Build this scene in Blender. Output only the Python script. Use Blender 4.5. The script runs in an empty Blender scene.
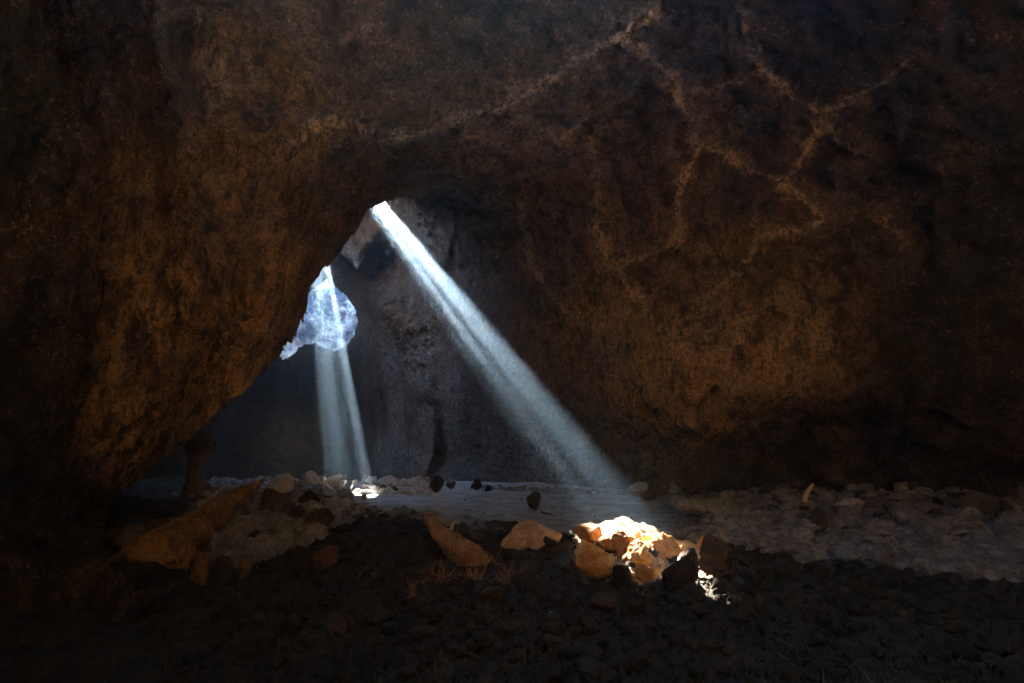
import bpy, bmesh, math, random
import numpy as np
from mathutils import Vector

# ------------------------------------------------------------------ camera, sky, sun, exposure
SC = bpy.context.scene
COL = SC.collection
W, H, FPX, HORIZON = 1024, 683, 512.0, 430.0
CAM = np.array([0.0, 0.0, 2.0])
PITCH = math.atan((HORIZON - H / 2) / FPX)
FWD = np.array([0, math.cos(PITCH), math.sin(PITCH)])
UPV = np.array([0, -math.sin(PITCH), math.cos(PITCH)])
RGT = np.array([1.0, 0, 0])

cam_data = bpy.data.cameras.new('camera')
cam = bpy.data.objects.new('camera', cam_data)
COL.objects.link(cam)
cam.location = CAM
cam.rotation_euler = (math.pi / 2 + PITCH, 0, 0)
cam_data.sensor_width = 36
cam_data.lens = 18.0
cam_data.clip_start = 0.05
cam_data.clip_end = 1000
SC.camera = cam


def ray(px, py):
    v = (px - W / 2) * RGT + (H / 2 - py) * UPV + FPX * FWD
    return v / np.linalg.norm(v)


def at(px, py, Y):
    v = ray(px, py)
    return CAM + v * (Y / v[1])


def project(P):
    d = P - CAM
    z = d @ FWD
    return W / 2 + FPX * (d @ RGT) / z, H / 2 - FPX * (d @ UPV) / z, z


SUN = ray(297, 98)                         # direction towards the sun
SUN_EL = math.asin(SUN[2])
SUN_AZ = math.atan2(SUN[0], SUN[1])        # clockwise from +Y
SUN_A = np.cross(SUN, [0, 0, 1]); SUN_A /= np.linalg.norm(SUN_A)   # to the right, square to the sun
SUN_B = np.cross(SUN_A, SUN)                                        # upwards, square to the sun

SUN_STRENGTH, SKY_STRENGTH, EXPOSURE = 5.0, 0.05, 6.0
HAZE_DENSITY, HAZE_G = 0.0036, 0.75

world = bpy.data.worlds.new('World'); SC.world = world
world.use_nodes = True
wn = world.node_tree
sky = wn.nodes.new('ShaderNodeTexSky'); sky.sky_type = 'NISHITA'; sky.sun_disc = False
sky.sun_elevation = SUN_EL; sky.sun_rotation = SUN_AZ
bg = wn.nodes['Background']; bg.inputs['Strength'].default_value = SKY_STRENGTH
wn.links.new(sky.outputs[0], bg.inputs['Color'])

sl = bpy.data.lights.new('sun', 'SUN'); sl.energy = SUN_STRENGTH; sl.angle = math.radians(0.5)
sl.color = (1.0, 0.9, 0.76)
so = bpy.data.objects.new('sun', sl); COL.objects.link(so)
so.rotation_euler = Vector(-SUN).to_track_quat('-Z', 'Y').to_euler()

SC.view_settings.view_transform = 'Standard'; SC.view_settings.look = 'None'
SC.view_settings.gamma = 1; SC.view_settings.exposure = EXPOSURE
SC.view_settings.use_curve_mapping = False
SC.render.engine = 'CYCLES'
cy = SC.cycles
cy.use_denoising = True
cy.denoiser = 'OPENIMAGEDENOISE'
cy.max_bounces = 6; cy.diffuse_bounces = 4; cy.glossy_bounces = 1; cy.transmission_bounces = 2
cy.volume_bounces = 1; cy.transparent_max_bounces = 8
cy.caustics_reflective = False; cy.caustics_refractive = False
cy.sample_clamp_indirect = 1.5
cy.use_guiding = False
cy.use_surface_guiding = True; cy.use_volume_guiding = True
cy.guiding_training_samples = 64
cy.use_adaptive_sampling = False

# ------------------------------------------------------------------ noise (numpy)
def _hash(ix, iy, iz, seed):
    h = (ix.astype(np.uint32) * np.uint32(374761393) + iy.astype(np.uint32) * np.uint32(668265263)
         + iz.astype(np.uint32) * np.uint32(2147483647 - 1274126177 % 65536) + np.uint32(seed * 144665 % 4294967291))
    h = (h ^ (h >> np.uint32(13))) * np.uint32(1274126177)
    h = h ^ (h >> np.uint32(16))
    h = h * np.uint32(2246822519); h = h ^ (h >> np.uint32(15))
    return h.astype(np.float32) * np.float32(1 / 4294967296.0)


def noise(P, scale=1.0, seed=0):
    """value noise, -1..1"""
    q = np.asarray(P, dtype=np.float32) * np.float32(scale)
    if q.ndim == 1: q = q[None]
    f = np.floor(q); i = f.astype(np.int64); t = q - f
    t = t * t * t * (t * (t * 6 - 15) + 10)
    x0, y0, z0 = i[..., 0], i[..., 1], i[..., 2]
    out = 0
    for dz in (0, 1):
        wz = t[..., 2] if dz else 1 - t[..., 2]
        for dy in (0, 1):
            wy = t[..., 1] if dy else 1 - t[..., 1]
            a = _hash(x0, y0 + dy, z0 + dz, seed); b = _hash(x0 + 1, y0 + dy, z0 + dz, seed)
            out = out + (a + (b - a) * t[..., 0]) * wy * wz
    return out * 2 - 1


ROT = np.array([[0.36, 0.48, -0.8], [-0.8, 0.6, 0.0], [0.48, 0.64, 0.6]], dtype=np.float32)


def fbm(P, scale=1.0, oct=5, seed=0, gain=0.5, ridged=False):
    s = 0; a = 1.0; tot = 0; q = np.asarray(P, dtype=np.float32) @ ROT
    for k in range(oct):
        n = noise(q, scale, seed + k * 17)
        if ridged: n = 1 - 2 * np.abs(n)
        s = s + a * n; tot += a; a *= gain; scale *= 2.03; q = q @ ROT
    return s / tot


def worley(P, scale=1.0, seed=0):
    """distance to the nearest and second nearest feature point"""
    q = np.asarray(P, dtype=np.float32) * np.float32(scale)
    f = np.floor(q).astype(np.int64)
    d1 = np.full(q.shape[:-1], 9.0, np.float32); d2 = d1.copy()
    for dx in (-1, 0, 1):
        for dy in (-1, 0, 1):
            for dz in (-1, 0, 1):
                cx, cy_, cz = f[..., 0] + dx, f[..., 1] + dy, f[..., 2] + dz
                px = cx + _hash(cx, cy_, cz, seed); py = cy_ + _hash(cx, cy_, cz, seed + 1); pz = cz + _hash(cx, cy_, cz, seed + 2)
                d = np.sqrt((px - q[..., 0]) ** 2 + (py - q[..., 1]) ** 2 + (pz - q[..., 2]) ** 2)
                n1 = np.minimum(d1, d); d2 = np.minimum(np.maximum(d1, d), d2); d1 = n1
    return d1, d2


def sstep(a, b, x):
    t = np.clip((x - a) / (b - a), 0, 1)
    return t * t * (3 - 2 * t)


class RBF:
    """smooth interpolation over directions: polyharmonic kernel |x| on the unit sphere plus a constant"""
    def __init__(self, dirs, vals, smooth=1e-3):
        self.d = np.array(dirs); n = len(dirs)
        r = np.linalg.norm(self.d[:, None] - self.d[None], axis=2)
        A = np.zeros((n + 1, n + 1)); A[:n, :n] = self.k(r) + smooth * np.eye(n); A[:n, n] = 1; A[n, :n] = 1
        self.w = np.linalg.solve(A, np.append(np.array(vals), 0))

    @staticmethod
    def k(r): return -np.sqrt(r * r + 0.0016)

    def __call__(self, D):
        out = np.full(len(D), self.w[-1])
        for i in range(0, len(D), 200000):
            s = slice(i, i + 200000)
            r = np.linalg.norm(D[s, None, :] - self.d[None], axis=2)
            out[s] = self.k(r) @ self.w[:-1] + self.w[-1]
        return out


def polyline_field(px, py, line):
    """distance in image units to a polyline and the parameter along it (used once, while the surface is shaped)"""
    best = np.full(px.shape, 1e9); par = np.zeros(px.shape)
    n = len(line) - 1
    for k in range(n):
        ax, ay = line[k][:2]; bx, by = line[k + 1][:2]
        dx, dy = bx - ax, by - ay
        t = np.clip(((px - ax) * dx + (py - ay) * dy) / (dx * dx + dy * dy + 1e-9), 0, 1)
        d = np.hypot(px - ax - t * dx, py - ay - t * dy)
        m = d < best; best[m] = d[m]; par[m] = ((k + t) / n)[m]
    return best, par


# ------------------------------------------------------------------ mesh helpers
def mesh_from(name, V, F, mats, attrs=None, smooth=True):
    me = bpy.data.meshes.new(name)
    V = np.ascontiguousarray(V, dtype=np.float32); F = np.ascontiguousarray(F, dtype=np.int32)
    k = F.shape[1]
    me.vertices.add(len(V)); me.vertices.foreach_set('co', V.ravel())
    me.loops.add(F.size); me.loops.foreach_set('vertex_index', F.ravel())
    me.polygons.add(len(F)); me.polygons.foreach_set('loop_start', np.arange(0, F.size, k, dtype=np.int32))
    me.update(calc_edges=True)
    me.polygons.foreach_set('use_smooth', np.full(len(F), smooth, dtype=bool))
    for a, vals in (attrs or {}).items():
        at_ = me.attributes.new(a, 'FLOAT', 'POINT'); at_.data.foreach_set('value', np.ascontiguousarray(vals, dtype=np.float32))
    for m in mats: me.materials.append(m)
    me.validate(verbose=False)
    return me


def submesh(V, F, keep, attrs):
    F = F[keep]
    used = np.unique(F); remap = np.full(len(V), -1, np.int64); remap[used] = np.arange(len(used))
    return V[used], remap[F], {k: v[used] for k, v in attrs.items()}


def link(name, me, kind=None, label=None, cat=None, group=None, parent=None, loc=None):
    o = bpy.data.objects.new(name, me); COL.objects.link(o)
    if kind: o['kind'] = kind
    if label: o['label'] = label
    if cat: o['category'] = cat
    if group: o['group'] = group
    if parent: o.parent = parent
    if loc is not None: o.location = loc
    return o


# ------------------------------------------------------------------ materials
class NT:
    def __init__(self, name):
        self.m = bpy.data.materials.new(name); self.m.use_nodes = True
        self.t = self.m.node_tree; self.b = self.t.nodes['Principled BSDF']
        self.b.inputs['Specular IOR Level'].default_value = 0.25
        self.b.inputs['Roughness'].default_value = 0.85
        self.tc = self.n('ShaderNodeTexCoord')

    def n(self, typ, **kw):
        nd = self.t.nodes.new(typ)
        for k, v in kw.items(): setattr(nd, k, v)
        return nd

    def l(self, a, b): self.t.links.new(a, b)

    def noise(self, scale, detail=6, rough=0.6, vec=None, dist=0.0, out='Fac'):
        nd = self.n('ShaderNodeTexNoise'); nd.inputs['Scale'].default_value = scale
        nd.inputs['Detail'].default_value = detail; nd.inputs['Roughness'].default_value = rough
        nd.inputs['Distortion'].default_value = dist
        self.l(vec if vec is not None else self.tc.outputs['Object'], nd.inputs['Vector'])
        return nd.outputs[out]

    def mapping(self, scale=(1, 1, 1), rot=(0, 0, 0)):
        nd = self.n('ShaderNodeMapping'); nd.inputs['Scale'].default_value = scale; nd.inputs['Rotation'].default_value = rot
        self.l(self.tc.outputs['Object'], nd.inputs['Vector']); return nd.outputs[0]

    def vor(self, scale, vec=None, feature='F1'):
        nd = self.n('ShaderNodeTexVoronoi', feature=feature); nd.inputs['Scale'].default_value = scale
        self.l(vec if vec is not None else self.tc.outputs['Object'], nd.inputs['Vector']); return nd.outputs['Distance']

    def ramp(self, fac, a, b, lo=0.0, hi=1.0):
        nd = self.n('ShaderNodeMapRange', interpolation_type='SMOOTHSTEP')
        nd.inputs['From Min'].default_value = a; nd.inputs['From Max'].default_value = b
        nd.inputs['To Min'].default_value = lo; nd.inputs['To Max'].default_value = hi
        self.l(fac, nd.inputs['Value']); return nd.outputs[0]

    def mix(self, fac, a, b, blend='MIX'):
        nd = self.n('ShaderNodeMix', data_type='RGBA', blend_type=blend)
        if isinstance(fac, (int, float)): nd.inputs[0].default_value = fac
        else: self.l(fac, nd.inputs[0])
        for v, s in ((a, nd.inputs[6]), (b, nd.inputs[7])):
            if isinstance(v, tuple): s.default_value = (*v, 1)
            else: self.l(v, s)
        return nd.outputs[2]

    def math(self, op, a, b=0.0):
        nd = self.n('ShaderNodeMath', operation=op)
        for v, s in ((a, nd.inputs[0]), (b, nd.inputs[1])):
            if isinstance(v, (int, float)): s.default_value = v
            else: self.l(v, s)
        return nd.outputs[0]

    def attr(self, name):
        nd = self.n('ShaderNodeAttribute'); nd.attribute_name = name; return nd.outputs['Fac']

    def bump(self, h, dist, strength=1.0, prev=None):
        nd = self.n('ShaderNodeBump'); nd.inputs['Distance'].default_value = dist; nd.inputs['Strength'].default_value = strength
        self.l(h, nd.inputs['Height'])
        if prev is not None: self.l(prev, nd.inputs['Normal'])
        return nd.outputs[0]

    def done(self, color, normal=None):
        if isinstance(color, tuple): self.b.inputs['Base Color'].default_value = (*color, 1)
        else: self.l(color, self.b.inputs['Base Color'])
        if normal is not None: self.l(normal, self.b.inputs['Normal'])
        return self.m


def cave_material():
    """basalt: dark crust, ochre stain with warm light painted in, pale mineral veins and grey calcite tinted with cool light, each where its vertex attribute says"""
    t = NT('cave_rock')
    big = t.noise(0.35, 5, 0.6); mid = t.noise(1.6, 8, 0.68, dist=0.6); fine = t.noise(9, 6, 0.7)
    stv = t.mapping((0.9, 0.9, 0.28), (0.0, math.radians(-38), 0.0))
    streak = t.noise(3.2, 8, 0.7, vec=stv, dist=0.8)
    c = t.mix(t.ramp(mid, 0.38, 0.62), (0.026, 0.019, 0.014), (0.17, 0.105, 0.058))
    c = t.mix(t.ramp(big, 0.42, 0.6, 0, 0.55), c, (0.075, 0.042, 0.022))
    # ochre stain and painted warm light
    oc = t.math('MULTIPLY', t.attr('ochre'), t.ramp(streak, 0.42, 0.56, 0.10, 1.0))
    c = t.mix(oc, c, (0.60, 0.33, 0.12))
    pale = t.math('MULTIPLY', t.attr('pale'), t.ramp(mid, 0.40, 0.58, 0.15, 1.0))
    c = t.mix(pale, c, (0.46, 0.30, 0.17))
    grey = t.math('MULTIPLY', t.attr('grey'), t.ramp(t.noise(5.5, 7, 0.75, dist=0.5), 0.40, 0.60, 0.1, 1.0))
    c = t.mix(grey, c, (0.29, 0.35, 0.43))  # blued to paint in the far chamber's cool light
    painted_shade = t.math('MULTIPLY', t.attr('painted_shade'), t.ramp(fine, 0.36, 0.6, 0.55, 1.0))
    c = t.mix(painted_shade, c, (0.018, 0.022, 0.013))
    vein = t.math('MULTIPLY', t.attr('vein'), t.ramp(fine, 0.36, 0.58, 0.15, 1.0))
    c = t.mix(vein, c, (0.60, 0.42, 0.25))
    c = t.mix(t.attr('sandy_tone'), c, t.mix(t.ramp(mid, .4, .6), (0.80, 0.52, 0.25), (0.70, 0.44, 0.20)))  # unseen rear wall tinted to bounce warm sun forward
    c = t.mix(t.attr('crack_shade'), c, (0.008, 0.006, 0.005))
    # pits and grains of the rock; flutes below carry painted relief shade
    pits = t.ramp(t.vor(7.0), 0.12, 0.32)
    c = t.mix(t.ramp(t.noise(22, 5, 0.75), 0.36, 0.5, 0.55, 0.0), c, (0.018, 0.012, 0.009))
    sp = t.noise(9, 9, 0.8, dist=0.5); sp2 = t.noise(15, 8, 0.85)
    c = t.mix(t.ramp(sp, 0.42, 0.53, 0.8, 0.0), c, t.mix(0.75, c, (0.010, 0.008, 0.006)))
    c = t.mix(t.math('MULTIPLY', t.ramp(sp2, 0.54, 0.62), t.ramp(mid, .42, .58, .12, .85)), c, (0.42, 0.28, 0.15))
    flut = t.noise(6.0, 6, 0.75, vec=t.mapping((1.5, 1.5, 0.22), (0, math.radians(-40), math.radians(20))), dist=0.5)
    c = t.mix(t.ramp(flut, 0.38, 0.50, 0.75, 0.0), c, (0.016, 0.012, 0.009))
    n = t.bump(mid, 0.25, 0.9)
    n = t.bump(flut, 0.10, 0.9, n); n = t.bump(sp, 0.07, 1.0, n)
    n = t.bump(streak, 0.16, 0.8, n)
    n = t.bump(fine, 0.08, 1.0, n)
    n = t.bump(t.noise(38, 5, 0.75), 0.02, 1.0, n)
    return t.done(c, n)


def ground_material():
    t = NT('ground_soil')
    mid = t.noise(2.2, 7, 0.65); fine = t.noise(18, 6, 0.75); grain = t.noise(90, 4, 0.8)
    sandy_tone = t.mix(t.ramp(mid, 0.35, 0.65), (0.21, 0.225, 0.25), (0.38, 0.40, 0.43))
    sandy_tone = t.mix(t.ramp(fine, 0.35, 0.5, 0.5, 0.0), sandy_tone, (0.12, 0.11, 0.10))
    soil = t.mix(t.ramp(mid, 0.4, 0.6), (0.014, 0.012, 0.009), (0.034, 0.027, 0.018))  # dark soil, darkened further to paint in foreground shade
    c = t.mix(t.math('MULTIPLY', t.attr('soil'), 1.0), sandy_tone, soil)
    c = t.mix(t.attr('rub'), c, t.mix(t.ramp(fine, .4, .6), (0.04, 0.036, 0.033), (0.17, 0.16, 0.15)))
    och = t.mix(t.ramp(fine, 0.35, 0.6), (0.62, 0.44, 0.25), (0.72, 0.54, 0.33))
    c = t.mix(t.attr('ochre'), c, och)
    n = t.bump(mid, 0.05, 0.6); n = t.bump(fine, 0.03, 0.9, n); n = t.bump(grain, 0.006, 0.8, n)
    return t.done(c, n)


def stone_material(name, a, b, dark=(0.03, 0.025, 0.02), darkness=0.5, spec=0.25, bumps=0.03):
    t = NT(name)
    mid = t.noise(3.5, 7, 0.7, dist=0.4); fine = t.noise(20, 6, 0.75)
    c = t.mix(t.ramp(mid, 0.36, 0.64), a, b)
    c = t.mix(t.ramp(fine, 0.34, 0.52, darkness, 0.0), c, dark)
    n = t.bump(mid, 0.06, 0.8); n = t.bump(fine, bumps, 0.9, n); n = t.bump(t.noise(80, 4, 0.8), 0.005, 0.8, n)
    t.b.inputs['Specular IOR Level'].default_value = spec
    return t.done(c, n)


M_CAVE = cave_material()
M_GROUND = ground_material()
M_GREY = stone_material('grey_stone', (0.13, 0.125, 0.12), (0.34, 0.33, 0.32), darkness=.7, bumps=.05)
M_PALE = stone_material('pale_limestone', (0.40, 0.38, 0.36), (0.66, 0.63, 0.60), darkness=0.5, bumps=.05)
M_DARK = stone_material('dark_stone', (0.016, 0.013, 0.010), (0.045, 0.034, 0.023))
M_RUST = stone_material('rust_stone', (0.30, 0.13, 0.045), (0.50, 0.25, 0.10))
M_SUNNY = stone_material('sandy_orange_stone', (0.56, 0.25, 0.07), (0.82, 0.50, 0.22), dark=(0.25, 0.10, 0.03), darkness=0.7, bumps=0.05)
M_BROWN = stone_material('brown_stone', (0.06, 0.042, 0.03), (0.16, 0.11, 0.075), darkness=.7, bumps=.05)

def pit_material():
    t = NT('pit_rock'); big = t.noise(0.45, 7, 0.65, dist=0.6); mid = t.noise(2.0, 6, 0.7, vec=t.mapping((1, 1, .5)))
    c = t.mix(t.ramp(big, 0.38, 0.6), (0.10, 0.13, 0.17), (0.62, 0.66, 0.70)); c = t.mix(t.ramp(mid, .38, .5, .7, 0), c, (0.07, .09, .12))
    return t.done(c, t.bump(mid, .3, .6, t.bump(big, .8, .7)))


# ------------------------------------------------------------------ beams: where sunlight comes through the roof
def on_floor(px, py, z=0.0):
    v = ray(px, py); return CAM + v * ((z - CAM[2]) / v[2])


BEAM_A = on_floor(646, 556, 0.25)      # foot of the long beam, on the orange stones
BEAM_B = on_floor(370, 495.5, 0.0)     # foot of the thin far beam, on the path
FILL_C = np.array([3.2, -6.6, 2.1])    # added: unseen spot on the rear wall where fill sun bounces


def sun_ab(P, foot):
    d = P - foot
    return d @ SUN_A, d @ SUN_B


def hole_a(P):
    a, b = sun_ab(P, BEAM_A)
    c = -.10 + .693 * a + .721 * b + 0.035 * noise(P, 1.9, 5); d = -.721 * a + .693 * b     # across and along the line of sight
    main = (np.abs(c - 0.09) < 0.27) & (np.abs(d + .02) < 0.80 * np.clip(1.25 - ((c - 0.08) / .25) ** 2, 0, 1))
    slim = (np.abs(c + 0.36) < 0.11) & (np.abs(d) < .62 * np.clip(1.2 - ((c + .36) / .11) ** 2, 0, 1))
    faint = (c > -0.70) & (c < 0.0) & (np.abs(d - 0.1) < 0.06 + 0.30 * (c + 0.7))
    return main | slim | faint


def hole_b(P):
    a, b = sun_ab(P, BEAM_B)
    c = .24 + .965 * a + .264 * b + 0.03 * noise(P, 1.9, 6); d = -.264 * a + .965 * b
    return ((np.abs(c - 0.22) < 0.14) & (np.abs(d) < .5 * np.clip(1.2 - ((c - .22) / .14) ** 2, 0, 1))) | ((c > -0.42) & (c < 0.2) & (np.abs(d) < 0.10 + .16 * (c + .42)))


PIT = ((-17.9, 50.6), 5.0, 4.0, 25.6)      # open pit behind the far wall: centre, radius, foot, rim
WINDOW = [(290, 262), (318, 262), (330, 277), (343, 292), (352, 306), (356, 322), (353, 338), (345, 349), (334, 353), (318, 346), (300, 350), (280, 360), (270, 300)]


def in_poly(px, py, poly):
    inside = np.zeros(px.shape, bool); j = len(poly) - 1
    for i in range(len(poly)):
        xi, yi = poly[i]; xj, yj = poly[j]
        inside ^= ((yi > py) != (yj > py)) & (px < (xj - xi) * (py - yi) / (yj - yi + 1e-12) + xi)
        j = i
    return inside


# added unseen shafts that let in sky light and bounced sun but no sunbeam: centre of the mouth, radius, height of the collar
FILL_SHAFTS = [((-12.4, 23.0), 4.7, 6.0)]


def hole_shaft(P):
    m = np.zeros(len(P), bool)
    for (x, y), r, h in FILL_SHAFTS:
        m |= np.hypot(P[:, 0] - x, P[:, 1] - y) < r * (1 + .12 * noise(P, .8, 13))
    return m


def hole_fill(P):  # added roof opening out of view, lets in the fill sun
    a, b = sun_ab(P, FILL_C)
    r = np.hypot(a / 4.6, (b - 1.25) / 2.1) + 0.12 * noise(P, 0.8, 9)
    return (r < 1.0) & (b > -.7)
# ------------------------------------------------------------------ near chamber: rock shell round the camera
LIP = [(381, 201.5), (365, 211), (354, 230), (332, 261), (322.5, 268), (312.7, 280), (307, 290), (304, 312), (296, 330), (288, 342),
       (277, 355), (265, 373), (245, 390), (224, 408), (205, 424), (190, 440), (168, 456), (150, 472), (128, 490), (108, 508), (104, 560),
       (170, 600), (300, 620), (425, 570), (416, 480), (424, 400), (432, 330), (440, 275), (452, 235), (462, 212), (445, 200), (425, 196), (400, 197)]
C0 = ray(330, 400)
E1 = np.cross(C0, [0, 0, 1]); E1 /= np.linalg.norm(E1); E2 = np.cross(E1, C0)


def polar(D):
    x, y, z = D @ E1, D @ E2, D @ C0
    return np.arctan2(y, x), np.arccos(np.clip(z, -1, 1))


lip_d = np.array([ray(*p) for p in LIP]); lip_phi, lip_al = polar(lip_d)
_o = np.argsort(lip_phi); _lp, _la = lip_phi[_o], lip_al[_o]


def lip_alpha(phi): return np.interp(phi, _lp, _la, period=2 * math.pi)


NEAR = [  # pixel, pixel, depth: left wall
    (0, 0, 4.6), (0, 150, 5.0), (0, 300, 5.2), (0, 450, 5.6), (0, 560, 5.6), (60, 60, 5.6), (70, 200, 6.1), (70, 330, 6.6), (70, 440, 7.2), (60, 540, 7.0),
    (140, 100, 7.3), (150, 240, 7.9), (150, 350, 8.4), (120, 440, 8.5), (160, 420, 9.4), (100, 500, 8.9),
    (196, 0, 7.6), (196, 120, 8.7), (212, 260, 9.9), (222, 350, 10.8), (190, 432, 10.8),
    (230, 60, 7.8), (235, 180, 9.0), (250, 290, 10.4), (248, 375, 11.6),
    (150, 472, 9.8), (108, 508, 9.0), (224, 407, 11.4), (265, 372, 12.2), (288, 341, 12.9), (304, 311, 13.3), (312, 279, 13.6), (332, 260, 14.2), (354, 229, 14.8), (381, 201, 15.8),
    (290, 230, 11.6), (300, 130, 9.6), (290, 30, 7.8),
    # ceiling
    (400, 197, 16.2), (425, 196, 16.8), (445, 200, 18.2), (462, 212, 21.5), (400, 150, 13.2), (400, 60, 8.9), (400, 0, 7.7), (512, 0, 7.8), (512, 90, 10.4), (512, 170, 14.0), (480, 200, 17.0),
    (620, 0, 7.9), (620, 60, 9.4), (620, 150, 12.2), (720, 0, 7.7), (720, 120, 10.6), (820, 0, 7.2), (820, 120, 9.6), (930, 0, 6.5), (1024, 0, 5.9),
    # right wall
    (1024, 150, 7.6), (1024, 300, 9.8), (1024, 400, 10.9), (1024, 490, 12.4), (1024, 540, 12.4), (930, 300, 11.0), (930, 430, 12.4), (930, 495, 13.6),
    (860, 200, 10.6), (860, 300, 11.9), (850, 380, 12.8), (850, 440, 15.4), (850, 500, 14.6), (770, 260, 12.2), (790, 335, 12.1), (770, 385, 12.4), (770, 440, 16.2), (750, 500, 15.6),
    (690, 300, 13.6), (700, 370, 12.7), (690, 422, 14.4), (690, 460, 17.2), (690, 500, 16.8), (600, 230, 14.9), (600, 330, 16.4), (600, 420, 18.0), (600, 490, 19.0),
    (540, 240, 18.0), (530, 320, 19.4), (520, 400, 20.8), (520, 485, 21.6), (490, 240, 22.0), (480, 320, 25.0), (470, 400, 26.0), (465, 485, 26.5),
    (452, 235, 24.6), (440, 275, 27.5), (432, 330, 29), (424, 400, 30), (416, 480, 30)]
FARPTS = [(-5.6, -2, 1), (-5.2, 0, 4), (-4.6, -3, 5), (-3, -6.2, 3), (0, -7.4, 1), (0, -7.3, 3.5), (3, -7.4, 2), (6, -7.5, 3), (9, -6.5, 2.5), (6, -6.5, 6), (0, -6, 6.3), (12.5, -2, 2), (12.6, 4, 1.5), (12, 2, 6), (9, 0, 7.2),
          (4, 1, 7.6), (0, 2, 7.6), (-3, 2, 7.0), (0, -3, 7.4), (5, -4, 7.4), (-2.6, 0, 7.4), (9, -4, 7), (13, 9, 0.5), (13, 7, 6),
          (0, 0.2, -2.2), (3, 3, -2.4), (-4, 3, -1.8), (6, 6, -2.4), (-3, -4, -2.2), (4, -5, -2.4), (0, 7, -2.6), (-4.5, 6, -1.8), (-5.5, 8.6, -1.2), (7, 12, -1.8), (0, 13, -2.4), (2.5, 16, -2.4), (-4.5, 12, -2.4),
          (9, 0, -1.5), (11, 5, -1.2), (12.5, 10.5, -.8), (9, -5, -1.5), (0, -7, -1.5)]
ctrl = [at(*c) - CAM for c in NEAR] + [np.array(p) - CAM for p in FARPTS]
# below the lip the shell runs on under the floor
for p, Y in (((104, 560), 6.2), ((170, 600), 5.4), ((300, 620), 5.2), ((425, 570), 8.4)):
    ctrl.append(at(*p, Y) - CAM)
rr = [np.linalg.norm(c) for c in ctrl]
rbf_near = RBF([c / r for c, r in zip(ctrl, rr)], np.log(rr), 2e-3)

# creases, ledges and mineral veins of the rock, drawn on the photograph and laid on the surface
GROOVES = [([(150, -40), (168, 60), (188, 150), (208, 230), (222, 300), (226, 360), (212, 415)], 12, .8),
           ([(636, 384), (655, 402), (682, 410), (702, 402), (720, 376)], 3.6, .45),
           ([(688, 420), (700, 426), (716, 428)], 2.5, .12),
           ([(715, 470), (735, 430), (760, 412), (790, 395), (815, 372)], 9, .3),
           ([(600, 350), (560, 330), (520, 300), (490, 262)], 8, .25),
           ([(232, 140), (290, 128), (330, 108), (400, 112)], 4, .12),
           ([(860, 60), (905, 150), (925, 260), (930, 380)], 20, .12),
           ([(780, 440), (830, 425), (900, 430), (960, 415)], 10, .25),
           ([(270, 250), (330, 215), (380, 190)], 6, .15),
           ([(95, 60), (110, 200), (105, 330), (70, 450)], 16, .3)]
CRACK_SHADE = [([(636, 383), (648, 396), (664, 405), (682, 408), (698, 404), (712, 386), (718, 376)], 2.6), ([(688, 420), (702, 427), (714, 429)], 1.8), ([(622, 428), (640, 432), (652, 430)], 1.6), ([(735, 398), (756, 404), (775, 396)], 1.8)]  # near-black lines that paint shadow into the cracks
VEINS = [([(660, 2), (622, 36), (575, 62), (540, 84), (512, 96), (470, 108), (400, 115), (340, 108), (312, 118), (290, 136)], 4.2, 1.0),
         ([(622, 36), (642, 44), (655, 58), (672, 80), (684, 105), (692, 132), (703, 143)], 3.4, .9),
         ([(703, 143), (692, 165), (682, 180), (681, 215), (683, 240)], 4.0, .8),
         ([(703, 143), (740, 160), (775, 175), (798, 190), (815, 205), (824, 218), (800, 228), (770, 232)], 3.2, .8),
         ([(740, -5), (752, 30), (760, 62)], 2.6, .6), ([(760, 62), (742, 76), (715, 86), (685, 90)], 2.4, .35),
         ([(760, 62), (785, 82), (805, 95), (825, 107)], 4.0, .9), ([(825, 107), (848, 96), (870, 82), (900, 62), (925, 42)], 3.6, .8),
         ([(825, 107), (818, 135), (800, 158), (788, 174)], 3.4, .75),
         ([(820, 110), (850, 135), (880, 150)], 2.6, .3),
         ([(500, 108), (530, 125), (560, 140), (588, 122)], 3.4, .45), ([(588, 140), (598, 180), (600, 225)], 3, .4),
         ([(512, 80), (505, 110), (540, 135)], 5, .35),
         ([(600, 225), (620, 260), (645, 300), (660, 330), (690, 350)], 4.4, .55), ([(683, 240), (650, 255), (615, 262)], 4, .4),
         ([(770, 232), (740, 270), (715, 300)], 5, .4), ([(760, 225), (757, 200), (765, 180)], 2.6, .3),
         ([(860, 205), (890, 215), (905, 240)], 5, .35), ([(955, 140), (950, 180)], 4, .3),
         ([(520, 200), (528, 250), (560, 300), (600, 330)], 3.2, .4),
         ([(225, 60), (232, 85), (205, 110), (240, 130)], 4, .25), ([(198, 10), (206, 55)], 3, .35),
         ([(330, 215), (300, 235), (275, 262)], 2.4, .3), ([(218, 118), (232, 135)], 4, .5)]
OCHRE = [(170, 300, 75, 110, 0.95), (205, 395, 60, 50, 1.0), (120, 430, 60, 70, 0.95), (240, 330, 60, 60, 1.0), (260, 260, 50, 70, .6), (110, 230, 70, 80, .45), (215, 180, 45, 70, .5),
         (60, 420, 60, 60, .4), (670, 382, 70, 40, 1.0), (700, 420, 60, 25, .9), (600, 330, 60, 45, .55), (760, 380, 70, 40, .5), (640, 430, 40, 30, .45), (300, 60, 80, 60, .25), (270, 140, 40, 50, .35), (860, 460, 60, 30, .2)]  # ochre stain, strengthened to paint warm light on left wall and bulge
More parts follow.
